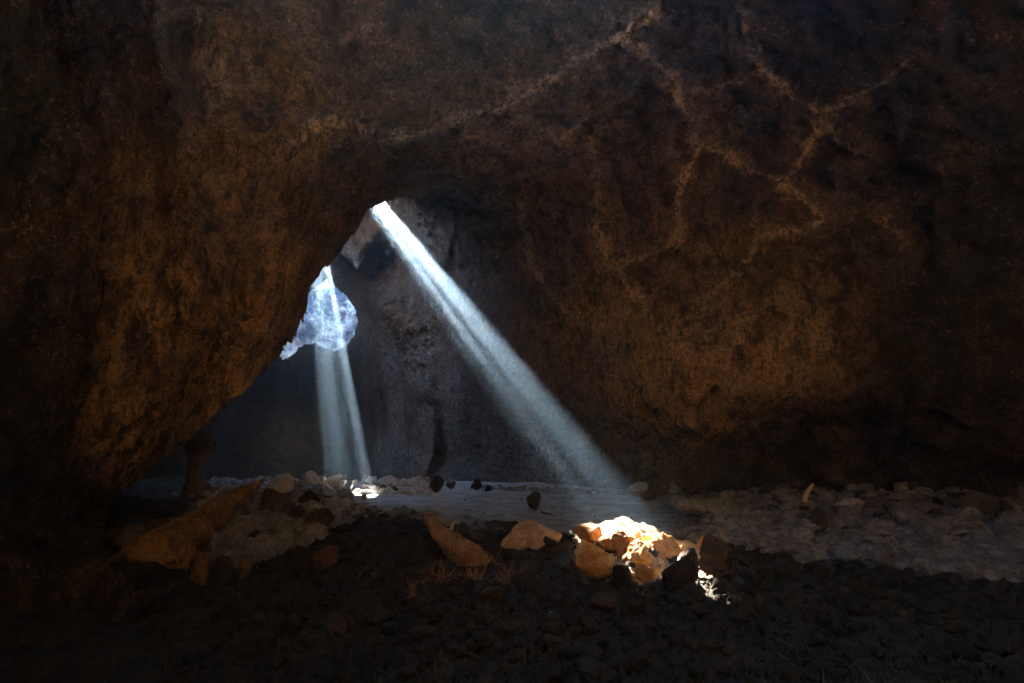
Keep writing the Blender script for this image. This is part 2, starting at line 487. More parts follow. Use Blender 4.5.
PALE = [(720, 350, 95, 46, 1.0), (800, 335, 65, 46, .95), (660, 320, 60, 30, .6), (830, 300, 50, 40, .45), (560, 130, 60, 70, .35), (490, 140, 50, 40, .35), (330, 130, 60, 30, .3),
        (590, 250, 60, 40, .3), (690, 240, 50, 60, .3), (470, 100, 90, 30, .25)]  # pale rock, with warm light on the right bulge painted in
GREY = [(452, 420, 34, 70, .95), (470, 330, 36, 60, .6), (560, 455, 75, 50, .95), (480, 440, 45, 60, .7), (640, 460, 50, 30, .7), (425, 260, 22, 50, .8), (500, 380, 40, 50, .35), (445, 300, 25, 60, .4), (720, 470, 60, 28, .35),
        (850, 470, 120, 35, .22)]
PAINTED_SHADE = [(620, -20, 420, 60, .9), (930, 300, 90, 170, .95), (1010, 200, 90, 260, 1.0), (930, 450, 110, 50, .7), (10, 100, 110, 190, 1.0), (640, 40, 160, 50, .5), (850, 30, 200, 70, .85), (790, 455, 70, 30, .7), (15, 420, 70, 160, .9),
        (760, 130, 40, 30, .6), (650, 110, 30, 40, .5), (740, 190, 30, 26, .6), (480, 40, 130, 45, .75), (560, 90, 60, 30, .4), (60, 30, 120, 90, .9), (100, 60, 70, 70, .6)]  # dark patches, and shade painted into corners, top band and right wall


def blobs(px, py, L):
    out = np.zeros(px.shape)
    for x, y, rx, ry, s in L:
        out = np.maximum(out, s * np.exp(-((px - x) / rx) ** 2 - ((py - y) / ry) ** 2))
    return out


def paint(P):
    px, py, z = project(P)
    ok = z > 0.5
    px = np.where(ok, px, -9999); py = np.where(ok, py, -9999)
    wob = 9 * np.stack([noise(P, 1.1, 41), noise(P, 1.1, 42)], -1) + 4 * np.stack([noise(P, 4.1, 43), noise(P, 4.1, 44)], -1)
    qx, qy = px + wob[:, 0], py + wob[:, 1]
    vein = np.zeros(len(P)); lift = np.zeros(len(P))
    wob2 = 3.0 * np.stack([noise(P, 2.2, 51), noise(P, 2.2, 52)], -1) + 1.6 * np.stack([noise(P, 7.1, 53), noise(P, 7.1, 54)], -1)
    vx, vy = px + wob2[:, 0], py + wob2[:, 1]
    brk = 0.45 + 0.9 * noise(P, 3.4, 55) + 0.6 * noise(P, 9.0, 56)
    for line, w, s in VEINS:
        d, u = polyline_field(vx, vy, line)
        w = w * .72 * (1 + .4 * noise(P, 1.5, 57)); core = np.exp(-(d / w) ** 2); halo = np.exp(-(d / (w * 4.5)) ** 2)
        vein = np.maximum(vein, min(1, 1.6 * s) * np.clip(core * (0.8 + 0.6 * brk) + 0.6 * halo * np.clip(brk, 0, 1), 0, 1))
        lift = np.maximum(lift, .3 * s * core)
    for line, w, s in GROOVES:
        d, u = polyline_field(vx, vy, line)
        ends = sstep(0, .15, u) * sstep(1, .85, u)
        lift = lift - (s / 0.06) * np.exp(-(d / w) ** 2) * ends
    crack_shade = np.zeros(len(P))
    for line, w in CRACK_SHADE:
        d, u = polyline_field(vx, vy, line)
        crack_shade = np.maximum(crack_shade, np.exp(-(d / (w * np.clip(np.sin(u * math.pi), .25, 1))) ** 2))
    A = {'vein': vein, 'crack_shade': crack_shade, 'ochre': blobs(qx, qy, OCHRE), 'pale': blobs(qx, qy, PALE), 'grey': blobs(qx, qy, GREY), 'painted_shade': blobs(qx, qy, PAINTED_SHADE), 'sandy_tone': sstep(-2.0, -4.0, P[:, 1])}
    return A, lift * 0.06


def rock_relief(P, amp=1.0, seed=0):
    """large to small relief of the rock: facets, scallops, folds"""
    warp = np.stack([fbm(P, .5, 3, seed + 1), fbm(P, .5, 3, seed + 2), fbm(P, .5, 3, seed + 3)], -1)
    Q = P + 0.5 * warp
    h = 0.38 * fbm(Q, 0.22, 3, seed + 4) + 0.17 * fbm(Q, 0.8, 5, seed + 7, .6, True)
    d1, d2 = worley(Q * np.array([1, 1, 0.75]), 0.85, seed + 9)
    h += -0.12 * np.exp(-((d2 - d1) / 0.07) ** 2) * sstep(-.1, .5, noise(P, .4, seed + 3)) + 0.10 * d1
    e1, e2 = worley(Q, 2.6, seed + 19)
    h += 0.07 * e1 + 0.10 * fbm(Q, 2.6, 5, seed + 12, .65) + 0.05 * fbm(Q, 6.0, 3, seed + 22, .6, True)
    # strata that run with the lip of the left wall
    s_ = P @ np.array([.42, .62, .66]); Pa = P - np.outer(s_ * .82, [.42, .62, .66])
    h += 0.13 * fbm(Pa, 1.7, 4, seed + 31, .6, True) * sstep(1.0, -2.5, P[:, 0])
    # the right wall falls in short vertical flutes
    h += 0.07 * fbm(P * np.array([1, 1, .35]), 2.4, 4, seed + 35, .6, True) * sstep(0, 2, P[:, 0]) * sstep(4.5, 2.5, P[:, 2])
    return h * amp


def build_near():
    NPHI, NA = 2600, 800
    phi = np.linspace(-math.pi, math.pi, NPHI, endpoint=False)
    # finer round the left of the picture centre is not needed: all rings cross the view
    u = np.linspace(0, 1, NA) ** 1.25
    PH, U = np.meshgrid(phi, u, indexing='ij')
    la = lip_alpha(phi)
    la = la + 0.004 * (noise(np.stack([np.cos(phi) * 9, np.sin(phi) * 9, phi * 0], -1), 3, 3)) + 0.003 * noise(np.stack([np.cos(phi) * 9, np.sin(phi) * 9, phi * 0], -1), 11, 4)
    AL = la[:, None] + (math.radians(179.6) - la[:, None]) * U
    n = np.cos(AL)[..., None] * C0 + np.sin(AL)[..., None] * (np.cos(PH)[..., None] * E1 + np.sin(PH)[..., None] * E2)
    n = n.reshape(-1, 3)
    r = np.exp(rbf_near(n))
    P = CAM + n * r[:, None]
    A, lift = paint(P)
    # normal of the smooth surface (central differences on the grid), so that relief pushes along it
    G = P.reshape(NPHI, NA, 3)
    du = np.roll(G, -1, 0) - np.roll(G, 1, 0); dv = np.gradient(G, axis=1)
    nr = np.cross(du, dv); nr /= np.linalg.norm(nr, axis=2, keepdims=True) + 1e-9
    nr = nr.reshape(-1, 3); nr *= np.sign(-(nr * n).sum(1))[:, None]     # into the cave
    amp = np.clip(r / 11, .45, 1.3)
    edge = sstep(0, .10, (AL - la[:, None]).ravel())                     # lip line keeps its shape
    h = rock_relief(P, 1.0, 0) * amp * (0.12 + 0.88 * edge) + lift * (0.2 + .8 * edge) * np.clip(r / 10, .6, 1.6)
    P = P + nr * h[:, None] + (n * (0.25 * fbm(P, 1.2, 4, 77) * (1 - edge))[:, None])
    # the lip rolls over and runs back into the rock: real thickness behind the edge
    G = P.reshape(NPHI, NA, 3)
    rad = np.cos(la)[:, None] * (np.cos(phi)[:, None] * E1 + np.sin(phi)[:, None] * E2) - np.sin(la)[:, None] * C0
    L0 = G[:, 0]
    vn = L0 - CAM; vn /= np.linalg.norm(vn, axis=1)[:, None]
    rings = []
    for back, out in ((4.6, 6.0), (4.0, 3.6), (2.8, 2.2), (1.4, 1.3), (.7, .8), (.25, .35)):
        R_ = L0 + vn * back + rad * out
        R_ = R_ + rad * (0.10 * min(1, back) * fbm(R_, .9, 4, 31))[:, None]
        rings.append(R_)
    G = np.concatenate([np.stack(rings, 1), G], 1)
    k = len(rings)
    A = {a: np.concatenate([np.repeat(v.reshape(NPHI, NA)[:, :1], k, 1), v.reshape(NPHI, NA)], 1).ravel() for a, v in A.items()}
    return G, A


def grid_faces(n0, n1):
    i = np.arange(n0); j = np.arange(n1 - 1)
    I, J = np.meshgrid(i, j, indexing='ij'); I2 = (I + 1) % n0
    return np.stack([I * n1 + J, I * n1 + J + 1, I2 * n1 + J + 1, I2 * n1 + J], -1).reshape(-1, 4)


G, A_ = build_near()
lip_d_pos = G[:, 6].copy()
V = G.reshape(-1, 3); F = grid_faces(G.shape[0], G.shape[1])
C = V[F].mean(1)
keep = ~(hole_fill(C) & (C[:, 2] > 5))
ppx, ppy, pz = project(C)
roof = (C[:, 2] > 7.0 + 0.4 * noise(C, .5, 3))
left = (~roof) & (C[:, 0] < -0.5 + 0 * C[:, 1])
right = (~roof) & ~left
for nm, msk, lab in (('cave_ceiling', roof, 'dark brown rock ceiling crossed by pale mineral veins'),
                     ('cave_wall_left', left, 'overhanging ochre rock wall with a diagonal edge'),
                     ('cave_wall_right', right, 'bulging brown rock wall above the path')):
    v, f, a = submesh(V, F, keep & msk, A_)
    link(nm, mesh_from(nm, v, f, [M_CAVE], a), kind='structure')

# ------------------------------------------------------------------ far chamber behind the lip
CF = np.array([-8.0, 27.0, 6.0])
FARC = [(416, 480, 30.5), (424, 400, 30.2), (432, 330, 29.5), (440, 275, 28), (452, 235, 25.5), (400, 470, 33), (405, 400, 33.5), (410, 330, 31), (405, 250, 30), (400, 220, 29), (420, 215, 27), (470, 330, 28), (470, 400, 29.5), (470, 260, 27), (470, 480, 30), (485, 225, 25),
        (375, 450, 38), (380, 380, 36), (385, 310, 33), (370, 285, 34), (360, 266, 31.5), (372, 240, 30.5), (345, 255, 32), (350, 350, 40),
        (330, 300, 42), (320, 330, 43), (345, 310, 41), (330, 280, 42.5), (320, 400, 45), (250, 430, 44), (290, 440, 46), (220, 450, 40), (190, 470, 34), (340, 460, 45),
        (300, 370, 46), (330, 430, 46)]
far_ctrl = [at(*c) for c in FARC] + [np.array(p, float) for p in [
    (-2, 22, 12.5), (-4, 19, 12), (-8, 19, 11), (-12, 22, 10), (-16, 28, 10), (-18, 28, 5), (-16, 20, 4), (-12, 15.5, 4), (-10, 14, 1), (-7, 15.5, 8.5), (-3, 16.5, 10.5),
    (-14, 36, 15), (-10, 30, 17.5), (-6, 28, 16.5), (-8, 34, 18), (-12, 30, 16), (-11, 38, 17.5), (-14, 40, 13),
    (-8, 27, -6), (-4, 22, -5), (-12, 20, -5), (-15, 30, -6), (-8, 36, -6), (-3, 28, -5), (-6, 16.5, -3.5), (-2, 18, -3.5)]]
frr = [np.linalg.norm(c - CF) for c in far_ctrl]
rbf_far = RBF([(c - CF) / r for c, r in zip(far_ctrl, frr)], np.log(frr), 1e-2)


def build_far():
    NT_, NP_ = 900, 520
    th = np.linspace(0, 2 * math.pi, NT_, endpoint=False); v = np.linspace(0.003, math.pi - .003, NP_)
    TH, VV = np.meshgrid(th, v, indexing='ij')
    # poles along the X axis, hidden beside the view
    n = np.stack([np.cos(VV), np.sin(VV) * np.cos(TH), np.sin(VV) * np.sin(TH)], -1).reshape(-1, 3)
    r = np.exp(rbf_far(n))
    P = CF + n * r[:, None]
    h = rock_relief(P, 1.1, 100) + 0.25 * fbm(P, 1.6, 4, 140, .6, True)
    P = P - n * h[:, None]
    A, lift = paint(P)
    A['vein'] *= 0; A['ochre'] *= 0.2
    A['grey'] = np.maximum(A['grey'], 0.85 * sstep(-.2, .5, noise(P, .35, 8)) * sstep(-12, -9, P[:, 0] + .12 * (P[:, 1] - 34) * 0))  # far walls lightened and blued in place of skylight
    A['painted_shade'] = np.maximum(A['painted_shade'], .9 * sstep(-10.5, -12.5, P[:, 0]) * sstep(9.5, 7.0, P[:, 2]))  # shade painted into the far chamber's lower left
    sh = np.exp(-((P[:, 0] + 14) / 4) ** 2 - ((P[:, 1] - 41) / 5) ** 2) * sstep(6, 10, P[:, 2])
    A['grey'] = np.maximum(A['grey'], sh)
    return P, grid_faces(NT_, NP_), A


V, F, A_ = build_far()
C = V[F].mean(1)
cpx, cpy, cz = project(C)
cd = C - CAM; cd /= np.linalg.norm(cd, axis=1)[:, None]
cphi, cal = polar(cd)
nout = C - CF; nout /= np.linalg.norm(nout, axis=1)[:, None]
facing = (nout * cd).sum(1)
inview = (cal < lip_alpha(cphi) + 0.018) & (facing < np.where(cpx < 400, 0.05, -0.5)) & (C[:, 1] < 30)
rn = np.exp(rbf_near(cd))
inview |= (cal > lip_alpha(cphi) + np.where((cpx > 395) & (cpy > 215), .012, -.01)) & (np.linalg.norm(C - CAM, axis=1) < rn + np.where((cpx > 395) & (cpy > 215), -.1, .6))
keep = ~inview
roofz = C[:, 2] > 9
wx = cpx + 5 * noise(C, .45, 91) + 1.5 * noise(C, 1.6, 92); wy = cpy + 5 * noise(C, .45, 93) + 1.5 * noise(C, 1.6, 94)
keep &= ~(in_poly(wx, wy, WINDOW) & (C[:, 1] > 23) & (facing > .1))
keep &= ~(roofz & (hole_a(C) | hole_b(C) | hole_shaft(C)))
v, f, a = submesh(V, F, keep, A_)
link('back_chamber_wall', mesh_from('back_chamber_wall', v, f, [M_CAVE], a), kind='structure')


for (sx, sy), sr, sh in FILL_SHAFTS:
    n0, n1 = 160, 60
    th = np.linspace(0, 2 * math.pi, n0, endpoint=False); hh = np.linspace(-0.2, 1, n1)
    TH, HH = np.meshgrid(th, hh, indexing='ij')
    near_ = (np.hypot(C[:, 0] - sx, C[:, 1] - sy) < sr + 1) & (C[:, 2] > 9)
    Cn = C[near_]; ex = sx + np.cos(th) * (sr + .3); ey = sy + np.sin(th) * (sr + .3)
    zr = np.array([Cn[np.argmin((Cn[:, 0] - u) ** 2 + (Cn[:, 1] - w) ** 2), 2] for u, w in zip(ex, ey)])
    zt = np.median(zr) + sh

    P = np.stack([sx + np.cos(TH) * (sr + .25 + .3 * HH), sy + np.sin(TH) * (sr + .25 + .3 * HH), zr[:, None] - .35 + (zt - zr[:, None]) * (HH + .2) / 1.2], -1).reshape(-1, 3)
    P = P + 0.25 * np.stack([fbm(P, .8, 4, 5), fbm(P, .8, 4, 6), 0 * P[:, 0]], -1)
    o = link('fill_shaft', mesh_from('fill_shaft', P, grid_faces(n0, n1), [M_PALE]), kind='structure')





# ------------------------------------------------------------------ the hill over the cave, open only where the cave is open
def build_hill():
    n = 420
    gx = np.linspace(-60, 55, n); gy = np.linspace(-45, 90, n)
    X, Y = np.meshgrid(gx, gy, indexing='ij')
    P0 = np.stack([X.ravel(), Y.ravel(), 0 * X.ravel()], -1)
    e = np.hypot((P0[:, 0] + 4) / 40, (P0[:, 1] - 16) / 44)
    top = 13.0 + 8.5 * sstep(6, 30, P0[:, 1]) + 0.7 * fbm(P0, .12, 5, 200)
    P0[:, 2] = top * sstep(1.0, .62, e) - 1.0
    i = np.arange(n - 1); I, J = np.meshgrid(i, i, indexing='ij')
    F = np.stack([I * n + J, (I + 1) * n + J, (I + 1) * n + J + 1, I * n + J + 1], -1).reshape(-1, 4)
    Cc = P0[F].mean(1)
    a, b = sun_ab(Cc, BEAM_A); cut = (np.abs(a) < 1.3) & (np.abs(b) < 1.3)
    a, b = sun_ab(Cc, BEAM_B); cut |= (np.abs(a) < 1.2) & (np.abs(b) < 1.3)
    a, b = sun_ab(Cc, FILL_C); cut |= (np.hypot(a / 5.7, (b - 1.25) / 3.0) < 1) & (b > -1.3)
    for (x, y), r, h in FILL_SHAFTS: cut |= np.hypot(Cc[:, 0] - x, Cc[:, 1] - y) < r + .45
    cut |= np.hypot(Cc[:, 0] - PIT[0][0], Cc[:, 1] - PIT[0][1]) < PIT[1] + .3
    k = ~cut
    v, f, a = submesh(P0, F, k, {'z': P0[:, 2]})
    return v, f


v, f = build_hill()
link('hill', mesh_from('hill', v, f, [M_DARK]), kind='structure')

# the pit beyond the far wall: its open top lets the sky light its walls
(px_, py_), pr, pz0, pz1 = PIT
n0, n1 = 420, 300
th = np.linspace(0, 2 * math.pi, n0, endpoint=False); hh = np.linspace(0, 1, n1)
TH, HH = np.meshgrid(th, hh, indexing='ij')
P = np.stack([px_ + np.cos(TH) * (pr + .6 * HH), py_ + np.sin(TH) * (pr + .6 * HH), pz0 + (pz1 - 3.6 + 3.6 * np.tanh(2.2 * np.sin(TH)) - pz0) * HH], -1).reshape(-1, 3)
out = np.stack([np.cos(TH), np.sin(TH), 0 * TH], -1).reshape(-1, 3)
P = P + out * (0.9 * fbm(P, .35, 4, 401) + .45 * fbm(P, 1.2, 5, 403, .6, True))[:, None]
Fp = grid_faces(n0, n1); Cp = P[Fp].mean(1); qx, qy, qz = project(Cp)
front = (Cp[:, 1] < py_ - 1) & ((Cp[:, 2] < 10) | in_poly(qx, qy, [(x + (4 if x > 320 else -14), y + (5 if y > 320 else -4)) for x, y in WINDOW]))
link('pit_wall', mesh_from('pit_wall', P, Fp[~front], [pit_material()]), kind='structure')
bm = bmesh.new(); bmesh.ops.create_circle(bm, cap_ends=True, segments=48, radius=pr - 1.5)
me = bpy.data.meshes.new('pit_floor'); bm.to_mesh(me); bm.free(); me.materials.append(M_GREY)
link('pit_floor', me, kind='structure', loc=(px_, py_, pz0 + 4.4))


def build_shade_bank():  # added unseen bank that keeps fill light off the foreground
    n0, n1 = 260, 120
    xs = np.linspace(-8, 15, n0); u = np.linspace(-1, 1, n1)
    X, U = np.meshgrid(xs, u, indexing='ij')
    P = np.stack([X, -2.4 + U * 1.5, 2.8 * (1 - np.abs(U) ** 1.6) - .4], -1).reshape(-1, 3)
    P[:, 2] += 0.35 * fbm(P, .9, 5, 301) * sstep(-1, 1, P[:, 2]); P[:, 1] += .25 * fbm(P, 1.1, 4, 303)
    i = np.arange(n0 - 1); j = np.arange(n1 - 1); I, J = np.meshgrid(i, j, indexing='ij')
    return P, np.stack([I * n1 + J, (I + 1) * n1 + J, (I + 1) * n1 + J + 1, I * n1 + J + 1], -1).reshape(-1, 4)


v, f = build_shade_bank()
link('shade_bank', mesh_from('shade_bank', v, f, [M_BROWN]), kind='structure')
# ------------------------------------------------------------------ ground
EDGE = [(-300, 590), (0, 590), (180, 585), (250, 570), (300, 540), (330, 524), (400, 520), (470, 530), (540, 541), (600, 545), (700, 548), (760, 560), (830, 572), (930, 578), (1024, 590), (1400, 640)]
CREST = [(150, 484), (200, 491), (262, 484), (300, 484), (340, 480), (380, 480), (430, 482), (470, 487)]


def ground_masks(x, y):
    P0 = np.stack([x, y, 0 * x], -1)
    yy = np.maximum(y, 0.5)
    px = W / 2 + FPX * x / (yy * math.cos(PITCH)) * 1.0
    # exact projection of the plane z=0
    qx, qy, qz = project(P0)
    ok = qz > 0.5
    qx = np.where(ok, qx, 0); qy = np.where(ok, qy, 2000)
    e = np.interp(qx, [p[0] for p in EDGE], [p[1] for p in EDGE])
    ex = e + 6 * noise(P0, .9, 61) + 6 * noise(P0, 3, 62) + 4 * noise(P0, 8, 67)
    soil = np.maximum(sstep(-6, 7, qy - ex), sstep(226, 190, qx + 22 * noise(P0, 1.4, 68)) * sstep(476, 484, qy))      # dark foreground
    leftrub = sstep(375, 285, qx + 34 * noise(P0, .8, 63) + 22 * noise(P0, 2.6, 65) - (qy - 500) * .25) * (1 - soil) * sstep(6, 8, y)
    rightrub = sstep(680, 850, qx + 60 * noise(P0, .6, 64) + 45 * noise(P0, 2.4, 66)) * sstep(562, 534, qy - (qx - 800) * .05) * (1 - soil)
    return P0, qx, qy, soil, leftrub, rightrub


def ground_z(x, y, fine=True):
    P0, qx, qy, soil, lr, rr_ = ground_masks(x, y)
    z = 0.07 * fbm(P0, .35, 3, 70) + 0.10 * np.exp(-((x + 1.5) / 4) ** 2 - ((y - 14) / 4) ** 2)
    if fine: z = z + 0.010 * fbm(P0, 2.5, 4, 71)
    # foreground: low mounds of overgrown rubble
    lump = fbm(P0, 0.9, 4, 72, .55)
    d1, d2 = worley(P0 * np.array([1, 1, 0]) + [0, 0, .5], 2.6, 73)
    z = z + soil * (0.10 + 0.16 * lump + 0.13 * (0.6 - d1) + (0.06 * fbm(P0, 5, 4, 74, .6, True) if fine else 0))
    d1, d2 = worley(P0 * np.array([1, 1, 0]) + [0, 0, .5], 1.9, 75)
    e1, e2 = worley(P0 * np.array([1, 1, 0]) + [0, 0, .5], 4.6, 76)
    z = z + (lr + .9 * rr_) * 2.0 * (0.0 + 0.30 * np.clip(.55 - d1, 0, 1) + 0.14 * np.clip(.55 - e1, 0, 1) + 0.05 * fbm(P0, 4, 4, 77, .6))
    z = z + rr_ * 0.18 * sstep(10.5, 14.0, np.hypot(x, y) * .9)
    z = z + 0.42 * np.exp(-((x - BEAM_A[0] + .1) / .8) ** 2 - ((y - BEAM_A[1] - .9) / .9) ** 2)     # the mound that carries the glowing stones
    # the crest, then the drop into the far chamber
    cr = np.interp(qx, [p[0] for p in CREST], [p[1] for p in CREST])
    yc = 19.5 + 1.0 * noise(P0, .3, 78)
    far = sstep(yc, yc + 5.5, y) * sstep(1.4, -.6, x)
    z = z - 4.2 * far * sstep(62, 52, y)
    z = z - 0.2 * sstep(62, 70, np.hypot(x, y))
    z = z + 0.10 * np.exp(-((y - yc + .8) / 1.2) ** 2) * sstep(0.2, -1.5, x)
    # the left side climbs to the ledge
    z = z + 0.25 * sstep(-3.6, -6.4, x) * sstep(3, 7, y) * sstep(16, 11, y)
    return z, (soil, lr, rr_)


def build_ground():
    az = np.concatenate([np.linspace(-52, 52, 1150), np.linspace(52.6, 307.4, 260)]) * math.pi / 180
    rad = np.concatenate([np.geomspace(0.6, 3.0, 70, endpoint=False), np.geomspace(3.0, 26, 780, endpoint=False), np.geomspace(26, 120, 60)])
    AZ, R_ = np.meshgrid(az, rad, indexing='ij')
    x = (np.sin(AZ) * R_).ravel(); y = (np.cos(AZ) * R_).ravel()
    z, (soil, lr, rr_) = ground_z(x, y)
    behind = sstep(1.2, -1.5, y + .4 * noise(np.stack([x, y, 0 * x], -1), .7, 81))  # unseen ground behind the camera, coloured ochre to bounce warm light
    V = np.stack([x, y, z], -1)
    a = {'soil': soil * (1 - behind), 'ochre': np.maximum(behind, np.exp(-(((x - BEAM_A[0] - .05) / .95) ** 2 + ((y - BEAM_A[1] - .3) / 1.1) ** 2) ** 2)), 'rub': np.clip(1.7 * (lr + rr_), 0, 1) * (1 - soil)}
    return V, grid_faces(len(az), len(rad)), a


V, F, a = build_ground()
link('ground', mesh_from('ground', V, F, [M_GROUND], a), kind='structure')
# the outdoor hill the cave lies in is closed off by the shells; the middle of the ground under the camera
bm = bmesh.new(); bmesh.ops.create_circle(bm, cap_ends=True, segments=64, radius=0.7)
me = bpy.data.meshes.new('camera_spot_ground'); bm.to_mesh(me); bm.free(); me.materials.append(M_GROUND)
o = link('ground', me, kind='structure', loc=(0, 0, -0.05))

# ------------------------------------------------------------------ haze
t = NT('haze_air'); nt = t.t; nt.nodes.remove(t.b)
pv = nt.nodes.new('ShaderNodeVolumePrincipled')
pv.inputs['Density'].default_value = HAZE_DENSITY; pv.inputs['Color'].default_value = (0.42, 0.66, 0.95, 1)
pv.inputs['Anisotropy'].default_value = HAZE_G
nt.links.new(pv.outputs[0], nt.nodes['Material Output'].inputs['Volume'])
bm = bmesh.new(); bmesh.ops.create_cube(bm, size=1.0)
bmesh.ops.scale(bm, vec=(60, 80, 40), verts=bm.verts)
me = bpy.data.meshes.new('haze'); bm.to_mesh(me); bm.free(); me.materials.append(t.m)
link('haze', me, kind='stuff', loc=(0, 20, 9))
# ------------------------------------------------------------------ placing things on the ground
def ground_point(px, py):
    v = ray(px, py)
    ts = np.geomspace(1.5, 60, 900)
    P = CAM + v * ts[:, None]
    gz, _ = ground_z(P[:, 0], P[:, 1], False)
    k = np.argmax(P[:, 2] < gz)
    if P[k, 2] >= gz[k]:
        k = len(ts) - 1
    q = P[k]; return np.array([q[0], q[1], gz[k]])


def px_to_m(P): return project(np.array(P))[2] / FPX


RNG = random.Random(7)
ORD = ['first', 'second', 'third', 'fourth', 'fifth', 'sixth', 'seventh', 'eighth', 'ninth', 'tenth', 'eleventh', 'twelfth', 'thirteenth',
       'fourteenth', 'fifteenth', 'sixteenth', 'seventeenth', 'eighteenth', 'nineteenth', 'twentieth', 'twenty-first', 'twenty-second',
       'twenty-third', 'twenty-fourth', 'twenty-fifth', 'twenty-sixth', 'twenty-seventh', 'twenty-eighth', 'twenty-ninth', 'thirtieth']


def ico(sub):
    bm = bmesh.new(); bmesh.ops.create_icosphere(bm, subdivisions=sub, radius=1.0)
    V = np.array([v.co[:] for v in bm.verts]); F = np.array([[v.index for v in f.verts] for f in bm.faces]); bm.free()
    return V, F


ICO = {k: ico(k) for k in (2, 3, 4, 5)}


def rock_verts(seed, sub=4, cuts=11, rough=0.10, cutlo=.55, cuthi=.9, crag=0.0):
    """angular stone of radius about 1: a ball cut by random planes, then roughened"""
    V, F = ICO[sub]; V = V.copy(); r = np.random.RandomState(seed)
    for _ in range(cuts):
        n = r.normal(size=3); n /= np.linalg.norm(n); d = r.uniform(cutlo, cuthi)
        e = V @ n - d; m = e > 0
        V[m] -= n * (e[m] * 0.93)[:, None]
    nn = V / np.linalg.norm(V, axis=1)[:, None]
    V = V + nn * (rough * fbm(V + seed * 3.7, 1.4, 5, seed % 97, .58))[:, None]
    if crag:
        V = V + nn * (crag * fbm(V + seed * 1.7, 2.2, 5, seed % 89 + 5, .62, True))[:, None]
        d1, d2 = worley(V + seed, 2.4, seed % 51)
        V = V - nn * (crag * 0.9 * np.exp(-((d2 - d1) / .12) ** 2))[:, None]
    return V, F


def rock_mesh(name, seed, mat, **kw):
    V, F = rock_verts(seed, **kw)
    return mesh_from(name, V, F, [mat], smooth=True)


def seat(V):
    return V - [0, 0, V[:, 2].min()]


def hero(name, label, cat, px0, px1, py_top, py_base, mat, seed, deep=1.0, sub=5, yaw=0.0, tilt=(0, 0), shear=0.0, sink=.12, lift=0.0, group=None, tx=0.0, **kw):
    """stone whose foot is at the pixel given; width and height follow from its distance"""
    P = ground_point((px0 + px1) / 2, py_base)
    m = px_to_m(P); w = (px1 - px0) * m; h = (py_base - py_top) * m
    kw.setdefault('cuts', 16); kw.setdefault('cutlo', .4); kw.setdefault('cuthi', .8)
    V, F = rock_verts(seed, sub=sub, **kw)
    V = V / (np.abs(V).max(0))[None]
    V = V * [w / 2, w / 2 * deep, h / 2 * (1 + sink)]
    ca, sa = math.cos(tilt[0]), math.sin(tilt[0])
    V = V @ np.array([[ca, 0, -sa], [0, 1, 0], [sa, 0, ca]])
    if tx:
        ca, sa = math.cos(tx), math.sin(tx); V = V @ np.array([[1, 0, 0], [0, ca, sa], [0, -sa, ca]])
    V[:, 0] += shear * V[:, 2]
    V[:, 2] -= V[:, 2].max() - h
    me = mesh_from(name, V, F, [mat])
    o = link(name, me, label=label, cat=cat, group=group, loc=(P[0], P[1] + .3 * w * deep, P[2] + lift))
    o.rotation_euler.z = yaw
    return o


# ------------------------------------------------------------------ rock ledge and pillar on the left
def solid_from_sections(name, secs, mat, n=64, rough=.06, seed=0, sub=70, crag=.05):
    """closed body swept through elliptical sections (centre, half width across view, half height, half depth, roll)"""
    secs = np.array(secs, float); k = len(secs)
    u = np.linspace(0, k - 1, sub); i = np.clip(u.astype(int), 0, k - 2); t = (u - i)[:, None]
    S = secs[i] * (1 - t) + secs[i + 1] * t
    Cn = S[:, :3]; T = np.gradient(Cn, axis=0); T /= np.linalg.norm(T, axis=1)[:, None]
    view = Cn - CAM; view /= np.linalg.norm(view, axis=1)[:, None]
    A1 = np.cross(T, view); A1 /= np.linalg.norm(A1, axis=1)[:, None]; A2 = np.cross(A1, T)
    th = np.linspace(0, 2 * math.pi, n, endpoint=False)
    ex = np.sign(np.cos(th)) * np.abs(np.cos(th)) ** .8; ey = np.sign(np.sin(th)) * np.abs(np.sin(th)) ** .8
    V = Cn[:, None] + A1[:, None] * (ex[None, :, None] * S[:, None, 3:4]) + A2[:, None] * (ey[None, :, None] * S[:, None, 4:5])
    V = V.transpose(1, 0, 2).reshape(-1, 3)
    ctr = np.tile(Cn, (n, 1)); nn = V - ctr; nn /= np.linalg.norm(nn, axis=1)[:, None] + 1e-9
    sc = np.tile(np.clip(S[:, 3], .05, .6), n)
    V = V + nn * ((rough * 2.2 * fbm(V, 1.6, 5, seed, .6) + crag * fbm(V, 3.0, 5, seed + 9, .6, True)) * np.clip(sc * 2.5, .15, 1.3))[:, None]
    F = grid_faces(n, sub)
    tri = []
    c0 = len(V); V = np.vstack([V, Cn[0], Cn[-1]])
    quads = F.tolist()
    for a in range(n):
        b = (a + 1) % n
        quads.append([c0, c0, a * sub, b * sub]); quads.append([c0 + 1, c0 + 1, b * sub + sub - 1, a * sub + sub - 1])
    me = bpy.data.meshes.new(name)
    me.from_pydata(V.tolist(), [], [q if q[0] != q[1] else q[1:] for q in quads])
    me.update(); me.polygons.foreach_set('use_smooth', np.ones(len(me.polygons), bool)); me.materials.append(mat)
    return me


def sec(px, py, Y, hw, hd):
    P = at(px, py, Y); return [*P, hw, hd]


